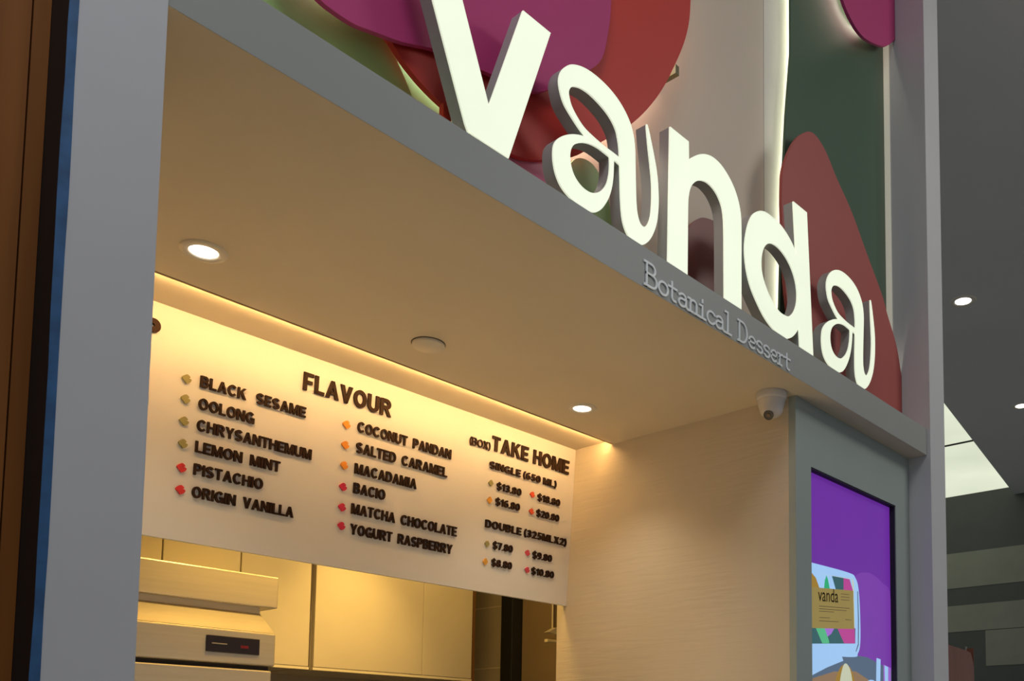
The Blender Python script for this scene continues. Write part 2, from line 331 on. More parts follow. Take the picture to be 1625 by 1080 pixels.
disc = [(0.92, 1.246), (0.943, 1.229), (0.982, 1.211), (1.027, 1.199), (1.10, 1.188), (1.198, 1.191), (1.273, 1.216), (1.375, 1.278), (1.453, 1.347), (1.571, 1.461), (1.662, 1.58), (1.73, 1.704), (1.775, 1.812), (1.79, 1.909), (1.785, 2.08), (1.72, 2.28), (1.58, 2.46), (1.35, 2.58), (1.10, 2.60), (0.88, 2.48), (0.74, 2.2), (0.70, 1.85), (0.74, 1.52), (0.83, 1.32)]
petal('petal_panel', 'large round red panel behind the letters v and a', disc, 1.375, 0.012, RED,
      [(1.36, 1.295), (1.44, 1.365), (1.55, 1.475), (1.64, 1.59), (1.71, 1.71), (1.755, 1.812), (1.77, 1.909), (1.765, 2.08)], 0.025, peg=(1.757, 1.705), extra=[[(0.955, 1.30), (1.01, 1.268), (1.1, 1.25), (1.19, 1.25), (1.27, 1.275)]])
mag = [(0.753, 1.225), (0.78, 1.220), (0.824, 1.221), (0.865, 1.232), (0.917, 1.247), (0.967, 1.268), (1.0, 1.28), (1.1, 1.302), (1.215, 1.33), (1.263, 1.352), (1.342, 1.426), (1.43, 1.515), (1.458, 1.60), (1.468, 1.70), (1.46, 1.9), (1.40, 2.12), (1.25, 2.30), (1.0, 2.32), (0.78, 2.1), (0.66, 1.75), (0.63, 1.45), (0.67, 1.29), (0.715, 1.24)]
petal('petal_panel', 'big magenta panel layered over the red one, behind the letter v', mag, 1.355, 0.010, MAGENTA)
petal('leaf_panel', 'mid green leaf panel at the far left, under the magenta petal', [(0.52, 1.094, 1), (1.015, 1.094, 1), (1.005, 1.14), (0.98, 1.20), (0.926, 1.275), (0.86, 1.36), (0.7, 1.45), (0.56, 1.36), (0.51, 1.2)], 1.405, 0.008, LEAF,
      [(0.6, 1.13), (0.72, 1.13), (0.86, 1.13)], 0.012)
MB().tube([(0.73, 1.392, 1.31), (0.77, 1.392, 1.297), (0.81, 1.392, 1.295)], 0.004).obj('backlight_strip', HALO4, bpy.data.objects['leaf_panel'])  # sits in front of the leaf, not behind: added to brighten its face
petal('leaf_panel', 'narrow pale green leaf panel just left of the letter v', [(0.95, 1.094, 1), (1.13, 1.094, 1), (1.12, 1.17), (1.062, 1.244), (1.02, 1.264), (0.985, 1.275), (0.960, 1.272), (0.95, 1.2)], 1.425, 0.008, PALELEAF)
petal('petal_panel', 'pink panel peeking out between the letter v and the first a', [(1.10, 1.094, 1), (1.37, 1.094, 1), (1.36, 1.17), (1.31, 1.235), (1.2, 1.25), (1.12, 1.2)], 1.392, 0.008, PINK)
petal('leaf_panel', 'pale green leaf panel seen through the bowl of the first letter a', [(1.36, 1.094, 1), (1.545, 1.094, 1), (1.54, 1.19), (1.515, 1.27), (1.478, 1.312), (1.44, 1.316), (1.405, 1.295), (1.375, 1.24), (1.36, 1.17)], 1.405, 0.008, mat('sage_green_acrylic', (0.34, 0.52, 0.21), 0.4, var=0.04))
petal('petal_panel', 'dark maroon panel with a rounded top inside the letter n', [(1.80, 1.094, 1), (2.07, 1.094, 1), (2.065, 1.25), (2.04, 1.37), (1.985, 1.41), (1.93, 1.406), (1.885, 1.385), (1.84, 1.335), (1.81, 1.25)], 1.42, 0.008, MAROON)
petal('green_panel', 'tall dark green panel beside the right pillar', [(2.28, 1.094, 1), (3.0075, 1.094, 1), (3.0075, CZ, 1), (2.362, CZ, 1), (2.360, 2.14, 1), (2.331, 1.924, 1), (2.310, 1.70, 1)], 1.42, 0.008, GREEN,
      [(2.425, 2.85), (2.425, 2.3), (2.420, 2.1), (2.395, 1.9), (2.375, 1.70), (2.36, 1.5), (2.345, 1.2)], 0.010, power=HALO2)
MB().box(3.0055, 3.0083, 1.398, 1.4195, 1.46, 2.56).obj('pillar_glow_band', mat('pillar_glow_paint', (1.0, 0.95, 0.78), 0.5, var=0.0, emit=0.16), bpy.data.objects['green_panel'])  # glowing sliver stands in for light falling on the pillar's inner face
petal('petal_panel', 'tall brick red leaf-shaped panel behind the letters d and last a', [(2.29, 1.094, 1), (3.005, 1.094, 1), (3.005, 1.30, 1), (2.965, 1.401), (2.899, 1.484), (2.856, 1.542), (2.747, 1.64), (2.644, 1.735), (2.546, 1.80), (2.467, 1.858), (2.395, 1.872), (2.331, 1.836), (2.274, 1.771), (2.225, 1.677), (2.215, 1.604), (2.217, 1.50), (2.235, 1.3)], 1.365, 0.010, DULLRED,
      [(2.985, 1.2), (2.97, 1.32), (2.92, 1.40)], 0.02, power=HALO3)
petal('petal_panel', 'magenta petal tip hanging at the top beside the right pillar', [(3.0065, 2.56, 1), (3.0065, 2.89, 1), (2.40, 2.89, 1), (2.50, 2.62), (2.591, 2.47), (2.669, 2.418), (2.759, 2.413), (2.88, 2.458), (2.946, 2.500)], 1.372, 0.010, MAGENTA,
      [(2.52, 2.87), (2.59, 2.68), (2.65, 2.55), (2.70, 2.50), (2.76, 2.49), (2.86, 2.52)], 0.018)
tag(MB().box(0.994, 1.012, 1.33, 1.342, 1.0935, 1.164).obj('bracket', mat('red_bracket', (0.6, 0.04, 0.02), 0.4)), 'tiny red bracket on the ledge just left of the letter v', 'bracket')

# ------------------------------------------------------------------ 'Botanical Dessert' slab-serif lettering on the fascia
def arc(cx, cy, rx, ry, a0, a1, n=14):
    return [(cx + rx * math.cos(math.radians(a0 + (a1 - a0) * k / n)), cy + ry * math.sin(math.radians(a0 + (a1 - a0) * k / n))) for k in range(n + 1)]
XH = 0.56
GLY = {  # strokes on a unit cap height; (advance, strokes)
 'B': (0.66, [[(0.10, 0), (0.10, 1)], [(0.0, 1), (0.32, 1)] + arc(0.32, 0.77, 0.20, 0.23, 90, -90) + [(0.10, 0.54)], [(0.0, 0), (0.36, 0)] + arc(0.36, 0.27, 0.24, 0.27, -90, 90)[1:] + [(0.10, 0.54)]]),
 'D': (0.68, [[(0.10, 0), (0.10, 1)], [(0.0, 1), (0.26, 1)] + arc(0.26, 0.5, 0.34, 0.5, 90, -90) + [(0.0, 0)]]),
 'o': (0.56, [arc(0.28, XH / 2, 0.24, XH / 2, 0, 360, 28)]),
 't': (0.50, [[(0.18, 0.80), (0.18, 0.14)] + arc(0.32, 0.14, 0.14, 0.14, 180, 290)[1:], [(0.0, XH), (0.42, XH)]]),
 'a': (0.56, [[(0.06, 0.47)] + arc(0.25, 0.38, 0.18, 0.18, 140, 0) + [(0.43, 0.06), (0.52, 0.0)], [(0.43, 0.34), (0.24, 0.33)] + arc(0.22, 0.165, 0.18, 0.165, 90, 270) + [(0.34, 0.03), (0.43, 0.12)]]),
 'n': (0.60, [[(0.12, 0), (0.12, XH)], [(0.0, XH), (0.12, XH)], [(0.0, 0), (0.24, 0)], [(0.12, 0.38)] + arc(0.29, 0.38, 0.17, 0.18, 180, 0) + [(0.46, 0.0)], [(0.35, 0), (0.57, 0)]]),
 'i': (0.44, [[(0.05, XH), (0.20, XH), (0.20, 0)], [(0.02, 0), (0.38, 0)], [(0.20, 0.74), (0.20, 0.83)]]),
 'c': (0.52, [arc(0.28, XH / 2, 0.24, XH / 2, 40, 320, 22)]),
 'l': (0.46, [[(0.05, 1), (0.20, 1), (0.20, 0)], [(0.02, 0), (0.40, 0)]]),
 'e': (0.54, [[(0.05, 0.29), (0.49, 0.29)] + arc(0.27, XH / 2, 0.22, XH / 2, 2, 310, 24)]),
 's': (0.50, [arc(0.24, 0.42, 0.18, 0.14, 30, 250, 14) + arc(0.25, 0.145, 0.18, 0.145, 70, -150, 14)]),
 'r': (0.50, [[(0.14, 0), (0.14, XH)], [(0.0, XH), (0.14, XH)], [(0.0, 0), (0.28, 0)], [(0.14, 0.36)] + arc(0.31, 0.38, 0.17, 0.18, 180, 50)]),
}
def ribbon(mb, pts, wd, y0, y1, map_, ext=True):
    """a flat stroke of constant width, extruded from y0 to y1, drawn segment by segment with overlapping ends"""
    P = [Vector(p) for p in pts]; L = []; R = []
    closed = (P[0] - P[-1]).length < 1e-4
    for i, p in enumerate(P):
        a = P[i - 1] if i else (P[-2] if closed else p); b = P[i + 1] if i < len(P) - 1 else (P[1] if closed else p)
        d1 = (p - a); d2 = (b - p)
        if d1.length < 1e-6: d1 = d2
        if d2.length < 1e-6: d2 = d1
        d1.normalize(); d2.normalize(); t = (d1 + d2)
        t = t.normalized() if t.length > 1e-3 else d2
        nrm = Vector((-t.y, t.x)); k = wd / 2 / max(0.5, abs(nrm.dot(Vector((-d2.y, d2.x)))))
        e = Vector((0, 0))
        if ext and not closed and i == 0: e = -d2 * wd / 2
        if ext and not closed and i == len(P) - 1: e = d1 * wd / 2
        L.append(p + nrm * k + e); R.append(p - nrm * k + e)
    n = len(P); V = []
    for q in (L, R):
        for yy in (y0, y1): V += [map_(v, yy) for v in q]
    F = []
    for i in range(n - 1):
        F += [[i, i + 1, 2 * n + i + 1, 2 * n + i], [n + i, 3 * n + i, 3 * n + i + 1, n + i + 1], [i, n + i, n + i + 1, i + 1], [2 * n + i, 2 * n + i + 1, 3 * n + i + 1, 3 * n + i]]
    F += [[0, 2 * n, 3 * n, n], [n - 1, 2 * n - 1, 4 * n - 1, 3 * n - 1]]
    mb.add(V, F)
SILVER = mat('pale_silver_letters', (0.86, 0.90, 0.90), 0.4, var=0.03)
def slab_word(word, x0, x1, zb, cap, label):
    t = thing('word_lettering', label, 'lettering', ((x0 + x1) / 2, 1.276, zb), 'raised words on the fascia')
    tot = sum(GLY[c][0] for c in word) - 0.06; sx = (x1 - x0) / tot; x = 0
    for c in word:
        mb = MB()
        for si, st in enumerate(GLY[c][1]):
            ribbon(mb, [((x + p[0]) * sx / cap, p[1]) for p in st], 0.098, 1.2748 - 0.00012 * si, 1.2778, lambda v, yy: (x0 + v.x * cap, yy, zb + v.y * cap))
        mb.obj('letter', SILVER, t); x += GLY[c][0]
slab_word('Botanical', 1.500, 1.830, 1.0075, 0.0525, 'small silver word Botanical on the grey fascia under the n')
slab_word('Dessert', 1.860, 2.108, 1.0075, 0.0515, 'small silver word Dessert on the grey fascia under the d')

# ------------------------------------------------------------------ menu board
kk = 0.035 / 0.538; nn = math.sqrt(1 + kk * kk)
def bd(u, d, wv):     # u along the board, d down from its top edge, wv out of its face
    return (u, 2.219 + d * kk / nn - wv / nn, 1.0135 - d / nn - wv * kk / nn)
mbd = thing('menu_board', 'long cream menu board with raised dark lettering above the kitchen hatch', 'menu board', (1.4, 2.24, 0.475))
def on_board(name, V, F, m, parent): return link(name, [bd(*v) for v in V], F, m, parent)
V = [(u, d, wv) for u in (0.53, 2.2495) for d in (0.0, 0.540) for wv in (0.0, -0.018)]
on_board('panel', V, [[0, 1, 3, 2], [4, 6, 7, 5], [0, 4, 5, 1], [2, 3, 7, 6], [0, 2, 6, 4], [1, 5, 7, 3]], BOARD, mbd)
# bold grotesque capitals drawn as strokes and bars on a unit cap height: width, bars (polygons), strokes
def rc(x0, x1, y0, y1): return [(x0, y0), (x1, y0), (x1, y1), (x0, y1)]
def mir(p, w_): return [(w_ - x, y) for x, y in p]
def caps(w, h):
    c, k = w / 2, h / 2; T = 1 - k
    S_ = arc(.34, .745 - k / 2, .34 - c, .255 - k / 2, 20, 262, 16) + arc(.345, .26 + k / 4, .345 - c, .26 - k * .75, 82, -160, 16)
    six = arc(.31, .31, .31 - c, .31 - k, 0, 360, 24); sixt = arc(.37, .45, .37 - c, .55 - k, 190, 62, 14)
    G = {
    'A': (.80, [[(0, 0), (w * 1.08, 0), (.495, 1), (.305, 1)], [(.80, 0), (.80 - w * 1.08, 0), (.305, 1), (.495, 1)], rc(.2, .6, .22, .22 + h * .9)], []),
    'B': (.72, [rc(0, w, 0, 1)], [[(.1, T), (.38, T)] + arc(.38, .755 - k / 2 + .01, .30 - c, .245 - k / 2, 90, -90)[1:] + [(.1, .52)], [(.1, k), (.40, k)] + arc(.40, .26 + k / 2, .32 - c, .26 - k / 2, -90, 90)[1:] + [(.1, .52)]]),
    'C': (.78, [], [arc(.41, .5, .41 - c, .5 - k, 40, 320, 26)]),
    'D': (.76, [rc(0, w, 0, 1)], [[(.1, T), (.34, T)] + arc(.34, .5, .42 - c, .5 - k, 90, -90, 20)[1:] + [(.1, k)]]),
    'E': (.62, [rc(0, w, 0, 1), rc(.05, .62, 0, h), rc(.05, .62, 1 - h, 1), rc(.05, .57, .5 - k, .5 + k)], []),
    'F': (.58, [rc(0, w, 0, 1), rc(.05, .58, 1 - h, 1), rc(.05, .52, .48 - k, .48 + k)], []),
    'G': (.80, [rc(.44, .80, .52 - h, .52), rc(.80 - w * .8, .80, 0, .50)], [arc(.41, .5, .41 - c, .5 - k, 40, 330, 26)]),
    'H': (.74, [rc(0, w, 0, 1), rc(.74 - w, .74, 0, 1), rc(.05, .7, .52 - k, .52 + k)], []),
    'I': (w, [rc(0, w, 0, 1)], []),
    'K': (.76, [rc(0, w, 0, 1), [(.14, .26), (.14, .53), (.50, 1), (.75, 1)], [(.26, .52), (.42, .68), (.78, 0), (.54, 0)]], []),
    'L': (.58, [rc(0, w, 0, 1), rc(.05, .58, 0, h)], []),
    'M': (.90, [rc(0, w * .95, 0, 1), rc(.90 - w * .95, .90, 0, 1), [(0.02, 1), (.255, 1), (.535, 0), (.365, 0)], [(.88, 1), (.645, 1), (.365, 0), (.535, 0)]], []),
    'N': (.76, [rc(0, w, 0, 1), rc(.76 - w, .76, 0, 1), [(0, 1), (.225, 1), (.76, 0), (.535, 0)]], []),
    'O': (.82, [], [arc(.41, .5, .41 - c, .5 - k, 0, 360, 36)]),
    'P': (.68, [rc(0, w, 0, 1)], [[(.1, T), (.38, T)] + arc(.38, .69, .30 - c, .31 - k, 90, -90)[1:] + [(.1, .38 + k)]]),
    'R': (.74, [rc(0, w, 0, 1), [(.30, .46), (.48, .50), (.75, 0), (.52, 0)]], [[(.1, T), (.40, T)] + arc(.40, .70, .31 - c, .30 - k, 90, -90)[1:] + [(.1, .40 + k)]]),
    'S': (.69, [], [S_]),
    'T': (.66, [rc(.33 - c, .33 + c, 0, 1), rc(0, .66, 1 - h, 1)], []),
    'U': (.74, [], [[(c, 1), (c, .37)] + arc(.37, .37, .37 - c, .37 - k, 180, 360, 18)[1:] + [(.74 - c, 1)]]),
    'V': (.76, [[(0, 1), (w * 1.08, 1), (.475, 0), (.285, 0)], [(.76, 1), (.76 - w * 1.08, 1), (.285, 0), (.475, 0)]], []),
    'X': (.76, [[(0, 0), (.235, 0), (.74, 1), (.505, 1)], [(.76, 0), (.525, 0), (.02, 1), (.255, 1)]], []),
    'Y': (.76, [[(0, 1), (.225, 1), (.475, .40), (.285, .40)], [(.76, 1), (.535, 1), (.285, .40), (.475, .40)], rc(.38 - c, .38 + c, 0, .45)], []),
    '(': (.27, [], [arc(.46, .46, .38, .66, 122, 238, 14)]), ')': (.27, [], [arc(-.19, .46, .38, .66, 58, -58, 14)]),
    '$': (.66, [rc(.34 - w * .28, .34 + w * .28, -.12, 1.12)], [[(x * .96, y) for x, y in S_]]), '.': (w, [rc(0, w, 0, h * 1.1)], []),
    '0': (.62, [], [arc(.31, .5, .31 - c, .5 - k, 0, 360, 30)]),
    '1': (.40, [rc(.38 - w, .38, 0, 1), [(0, .62), (0, .78), (.24, 1), (.24, .76)]], []),
    '2': (.62, [rc(0, .62, 0, h)], [arc(.31, .69, .31 - c, .31 - k, 170, -35, 18) + [(.16, .10)]]),
    '3': (.62, [], [arc(.30, .745 - k / 2, .29 - c, .255 - k / 2, 155, -90, 16) + arc(.30, .26 + k / 4, .31 - c, .26 - k * .75, 90, -155, 16)]),
    '5': (.62, [rc(.12, .58, 1 - h, 1), [(.08, .45), (.08 + w * .8, .45), (.13 + w * .8, 1), (.13, 1)]], [arc(.30, .33, .31 - c, .33 - k, 135, -155, 20)]),
    '6': (.62, [], [six, sixt]), '9': (.62, [], [[(.62 - x, 1 - y) for x, y in six], [(.62 - x, 1 - y) for x, y in sixt]]),
    '7': (.60, [rc(0, .60, 1 - h, 1), [(.38, .88), (.60, .88), (.34, 0), (.12, 0)]], []),
    '8': (.62, [], [arc(.31, .755 - k / 2, .285 - c, .245 - k / 2, 0, 360, 24), arc(.31, .26 + k / 4, .31 - c, .26 - k * .75, 0, 360, 24)]),
    }
    return G
def menu_text(txt, x0, x1, d, cap, w=0.20, h=0.165, name='lettering', hgt=0.006, gap=0.72, sp=0.085):
    """one line of raised letters; each word is a mesh of its own"""
    G = caps(w, h); words = []; x = 0.0
    for wd in txt.split():
        lt = []
        for ch in wd: lt.append((ch, x)); x += G[ch][0] + sp
        words.append(lt); x += gap - sp
    tot = x - gap; sx = (x1 - x0) / tot
    for lt in words:
        mb = MB()
        for ch, xo in lt:
            mp_ = lambda v, yy: bd(x0 + (xo + v.x) * sx, d - v.y * cap, yy)
            for pg in G[ch][1]:
                q = [Vector(p) for p in pg]; n_ = len(q)
                mb.add([mp_(v, 0.0004) for v in q] + [mp_(v, hgt) for v in q], [list(range(n_)), list(range(n_, 2 * n_))[::-1]] + [[i, n_ + i, n_ + (i + 1) % n_, (i + 1) % n_] for i in range(n_)])
            for si, st in enumerate(G[ch][2]):
                ribbon(mb, st, w if ch not in '()' else w * .8, 0.0004, hgt + 0.0001 * (si + 1), mp_, ext=False)
        mb.obj(name, LETTER, mbd)
menu_text('FLAVOUR', 1.2391, 1.5064, 0.0938, 0.047, 0.215, 0.18, 'heading')
menu_text('TAKE HOME', 1.8785, 2.2181, 0.0938, 0.0465, 0.225, 0.185, 'heading', gap=0.46)
menu_text('(BOX)', 1.7901, 1.8719, 0.0965, 0.0235, 0.13, 0.11, 'heading')
menu_text('P', 0.846, 0.8811, 0.0900, 0.047, 0.27, 0.2, 'heading')
for txt, x0, x1, d in (('BLACK SESAME', .979, 1.2516, .1658), ('OOLONG', .979, 1.1163, .2196), ('CHRYSANTHEMUM', .979, 1.2756, .2714), ('LEMON MINT', .979, 1.1923, .3235), ('PISTACHIO', .979, 1.1503, .378), ('ORIGIN VANILLA', .979, 1.237, .4325)):
    menu_text(txt, x0, x1, d, 0.027, gap=0.95 if 'BLACK' in txt else 0.7)
for txt, x0, x1, d in (('COCONUT PANDAN', 1.4055, 1.7236, .1608), ('SALTED CARAMEL', 1.4055, 1.7135, .2182), ('MACADAMIA', 1.4055, 1.6076, .2765), ('BACIO', 1.4055, 1.5059, .3305), ('MATCHA CHOCOLATE', 1.4035, 1.7626, .388), ('YOGURT RASPBERRY', 1.4045, 1.7504, .4441)):
    menu_text(txt, x0, x1, d, 0.0285)
menu_text('SINGLE (650 ML)', 1.8741, 2.1639, .1512, 0.0225, gap=0.42, sp=0.12); menu_text('DOUBLE (325MLX2)', 1.8716, 2.227, .3381, 0.024, gap=0.42, sp=0.12)
for txt, x0, x1, d in (('$13.80', 1.9080, 2.0101, .2117), ('$18.80', 2.0832, 2.1857, .2100), ('$16.80', 1.9065, 2.0080, .2610), ('$20.80', 2.0825, 2.1859, .2625), ('$7.80', 1.9071, 1.9889, .4000), ('$8.80', 1.9062, 1.9897, .4544), ('$9.80', 2.0771, 2.1641, .4028), ('$10.80', 2.0761, 2.1777, .4562)):
    menu_text(txt, x0, x1, d, 0.0228, 0.175, 0.15, 'price', sp=0.10)
BC = {k: mat('bullet_' + k, c, 0.45) for k, c in dict(olive=(0.30, 0.27, 0.10), red=(0.62, 0.03, 0.03), orange=(0.75, 0.27, 0.02), crimson=(0.58, 0.02, 0.07), amber=(0.68, 0.33, 0.05), coral=(0.66, 0.08, 0.03), pink=(0.58, 0.06, 0.10)).items()}
BL = {'olive': 'olive petal bullet', 'red': 'red petal bullet', 'orange': 'orange petal bullet', 'crimson': 'crimson petal bullet', 'amber': 'amber petal bullet', 'coral': 'coral petal bullet', 'pink': 'pink-red petal bullet'}
SHAPE = [(-1.0, 0.1), (-0.55, 0.62), (0.0, 0.95), (0.42, 0.80), (0.72, 0.45), (0.45, 0.22, 1), (0.95, 0.02), (0.90, -0.38), (0.45, -0.85), (-0.05, -1.0), (-0.40, -0.62), (-0.80, -0.30)]
DIAM = [(-1, 0), (-0.45, 0.62), (0.0, 1.05), (0.5, 0.6), (0.85, 0), (0.45, -0.62), (0, -1.05), (-0.5, -0.6)]
for x, d, c, r in ((.9475, .1565, 'olive', .0108), (.9482, .2045, 'olive', .0108), (.9490, .2572, 'olive', .0108), (.9500, .3107, 'olive', .0108), (.9510, .3680, 'red', .0112), (.9520, .4200, 'red', .0112),
                   (1.3715, .1505, 'orange', .0112), (1.3720, .2065, 'orange', .0112), (1.3728, .2622, 'orange', .0112), (1.3740, .3208, 'crimson', .0112), (1.3752, .3763, 'crimson', .0112), (1.3770, .4270, 'crimson', .0112),
                   (1.8838, .1970, 'olive', .0098), (1.8832, .2509, 'amber', .0105), (2.0598, .1957, 'coral', .0100), (2.0605, .2516, 'coral', .0100), (1.8843, .3889, 'olive', .0096), (1.8815, .4451, 'amber', .0102), (2.0545, .3892, 'pink', .0100), (2.0575, .4449, 'pink', .0100)):
    lp = smooth_loop(DIAM if c in ('amber', 'olive') and x > 1.5 else SHAPE, 4)
    n = len(lp); V = [(x + a * r, d - b * r, wv) for wv in (0.0004, 0.005) for a, b in lp]
    o = on_board('bullet', V, [list(range(n)), list(range(n, 2 * n))] + [[i, (i + 1) % n, n + (i + 1) % n, n + i] for i in range(n)], BC[c], mbd)
    o['label'] = BL[c]
# LED strip tucked behind the soffit lip, lighting the board
ls = MB().box(0.56, 2.235, 2.0555, 2.0590, 1.0025, 1.0100).obj('led_strip', LED)
tag(ls, 'warm light strip tucked behind the ceiling lip above the menu board', 'light strip')

# ------------------------------------------------------------------ soffit fittings
def downlight(x, y, label, r=0.046, z=1.0, lampm=LAMP, group='recessed lamps in the counter ceiling', energy=0.0, col=(1, 0.9, 0.75)):
    t = thing('downlight', label, 'ceiling light', (x, y, z), group)
    MB().lathe(x, y, [(r * 0.60, z - 0.0002), (r * 0.64, z - 0.004), (r * 0.95, z - 0.0035), (r, z - 0.0002)], 48, False).obj('trim_ring', TRIMRING, t, smooth=True)
    MB().lathe(x, y, [(r * 0.59, z - 0.0012), (r * 0.54, z - 0.0020), (r * 0.3, z - 0.0022), (0.0005, z - 0.0024)], 40, False).obj('lamp_lens', lampm, t, smooth=True)
    if energy:
        d = bpy.data.lights.new('downlight_lamp', 'SPOT'); d.energy = energy; d.color = col; d.spot_size = math.radians(110); d.spot_blend = 0.8; d.shadow_soft_size = r * 0.6
        o = bpy.data.objects.new('downlight_lamp', d); COL.objects.link(o); o.location = (x, y, z + H - 0.006)
    return t
downlight(0.823, 1.883, 'round recessed downlight near the left pillar', energy=10, col=(1, 0.84, 0.60))
downlight(1.946, 1.896, 'small-looking recessed downlight near the dome camera', r=0.044, energy=10, col=(1, 0.84, 0.60))
for (x, y, lab) in ((5.79, 2.197, 'round downlight in the dark mall ceiling, right of the big pillar'), (7.93, 2.52, 'downlight cut by the right edge of the view, in the dark mall ceiling')):
    downlight(x, y, lab, r=0.085, z=CZ, lampm=COOLLAMP, group='downlights in the mall ceiling')
t = thing('ceiling_cap', 'flat round blank cap on the counter ceiling between the two downlights', 'ceiling cap', (1.383, 1.887, 1.0))
MB().lathe(1.383, 1.887, [(0.040, 1.0), (0.041, 0.994), (0.039, 0.9915), (0.0005, 0.991)], 48, False).obj('cover', TRIMRING, t, smooth=True)
MB().lathe(1.383, 1.887, [(0.0425, 1.0), (0.0425, 0.9985), (0.0405, 0.9985)], 48, False).obj('shadow_gap', mat('cap_gap', (0.10, 0.08, 0.05), 0.7), t)
# dome camera
cx, cy = 2.196, 1.392
t = thing('dome_camera', 'white dome security camera on the ceiling corner beside the display', 'security camera', (cx, cy, 1.0))
MB().lathe(cx, cy, [(0.043, 1.0), (0.044, 0.996), (0.044, 0.984), (0.040, 0.978), (0.0005, 0.978)], 48, False).obj('base', PLASTIC, t, smooth=True)
prof = [(0.040, 0.9785), (0.038, 0.968), (0.0335, 0.952)] + [(0.033 * math.cos(a), 0.950 - 0.022 * math.sin(a)) for a in [k * math.pi / 16 for k in range(0, 8)]] + [(0.0005, 0.928)]
MB().lathe(cx, cy, prof, 48, False).obj('dome', PLASTIC, t, smooth=True)
def disc_at(c, nrm, r, th, seg=28):
    nrm = Vector(nrm).normalized(); a = nrm.orthogonal().normalized(); b = nrm.cross(a); c = Vector(c)
    V = []
    for k2, rr in ((0, r), (th, r), (th, r * 0.6)):
        V += [tuple(c + nrm * k2 + rr * (a * math.cos(2 * math.pi * k / seg) + b * math.sin(2 * math.pi * k / seg))) for k in range(seg)]
    F = [[j * seg + k, j * seg + (k + 1) % seg, (j + 1) * seg + (k + 1) % seg, (j + 1) * seg + k] for j in range(2) for k in range(seg)]
    F += [list(range(seg)), [2 * seg + k for k in range(seg)]]
    return V, F
nv = Vector((-0.75, -0.12, -0.65)).normalized()
V, F = disc_at(Vector((cx, cy, 0.947)) + nv * 0.0235, nv, 0.0145, 0.0035)
link('lens_window', V, F, LENSBLACK, t)
V, F = disc_at(Vector((cx, cy, 0.947)) + nv * 0.027, nv, 0.006, 0.002)
link('lens', V, F, mat('lens_brown', (0.12, 0.06, 0.04), 0.2), t)

# ------------------------------------------------------------------ digital display in its grey surround
t = thing('digital_display', 'tall grey display surround with a purple screen, against the right pillar', 'display screen', (2.63, 1.37, -H))
sx0, sx1, sz0, sz1 = 2.336, 2.899, -0.55, 0.812
fr = MB().box(2.2502, sx0, 1.345, 1.3678, -H, 0.9995).box(2.3205, sx0, 1.3678, 1.399, -H, 0.9995).box(sx1, 3.0075, 1.345, 1.399, -H, 0.9995).box(sx0, sx1, 1.345, 1.399, sz1, 0.9995).box(sx0, sx1, 1.345, 1.399, -H, sz0)
fr.obj('surround', FRAME, t)
bz = MB().box(sx0 + 0.0005, sx0 + 0.004, 1.348, 1.392, sz0, sz1).box(sx1 - 0.004, sx1 - 0.0005, 1.348, 1.392, sz0, sz1).box(sx0, sx1, 1.348, 1.392, sz1 - 0.004, sz1 - 0.0005).box(sx0, sx1, 1.348, 1.392, sz0 + 0.0005, sz0 + 0.004).box(sx0, sx1, 1.386, 1.394, sz0, sz1)
bz.obj('bezel', BLACK, t)
sm = [screen_mat('screen_purple', (0.115, 0.020, 0.27), 0.9), screen_mat('screen_pale_blue', (0.33, 0.55, 0.85), 0.75), screen_mat('screen_gold', (0.27, 0.20, 0.055), 0.75),
      screen_mat('screen_teal', (0.03, 0.10, 0.11), 0.8), screen_mat('screen_green', (0.02, 0.36, 0.15), 0.8), screen_mat('screen_pink', (0.42, 0.05, 0.25), 0.8),
      screen_mat('screen_blue_grey', (0.08, 0.12, 0.18), 0.8), screen_mat('screen_ink', (0.015, 0.012, 0.02), 0.3), screen_mat('screen_mint', (0.08, 0.42, 0.20), 0.8),
      screen_mat('screen_lilac', (0.32, 0.13, 0.55), 0.8), screen_mat('screen_cream', (0.55, 0.58, 0.42), 0.7), screen_mat('screen_tan', (0.24, 0.15, 0.08), 0.8), screen_mat('screen_light_purple', (0.150, 0.035, 0.31), 0.9), screen_mat('screen_ochre', (0.30, 0.17, 0.02), 0.8)]
scr = MB(); SY = 1.3655; lay = [0]
def poly(i, pts, sm_=False):
    scr.cur = i; lay[0] += 1
    P = smooth_loop(pts, 5) if sm_ else [(p[0], p[1]) for p in pts]
    yy = SY - 0.00003 * lay[0]
    scr.add([(x, yy, z) for x, z in P], [list(range(len(P)))])
e = 0.0045
scr.cur = 0; scr.box(sx0 + e, sx1 - e, SY, SY + 0.02, sz0 + e, sz1 - e)
poly(12, [(2.62, 0.50), (2.72, 0.56), (2.84, 0.54), (2.894, 0.50), (2.894, 0.25), (2.62, 0.25)], True)
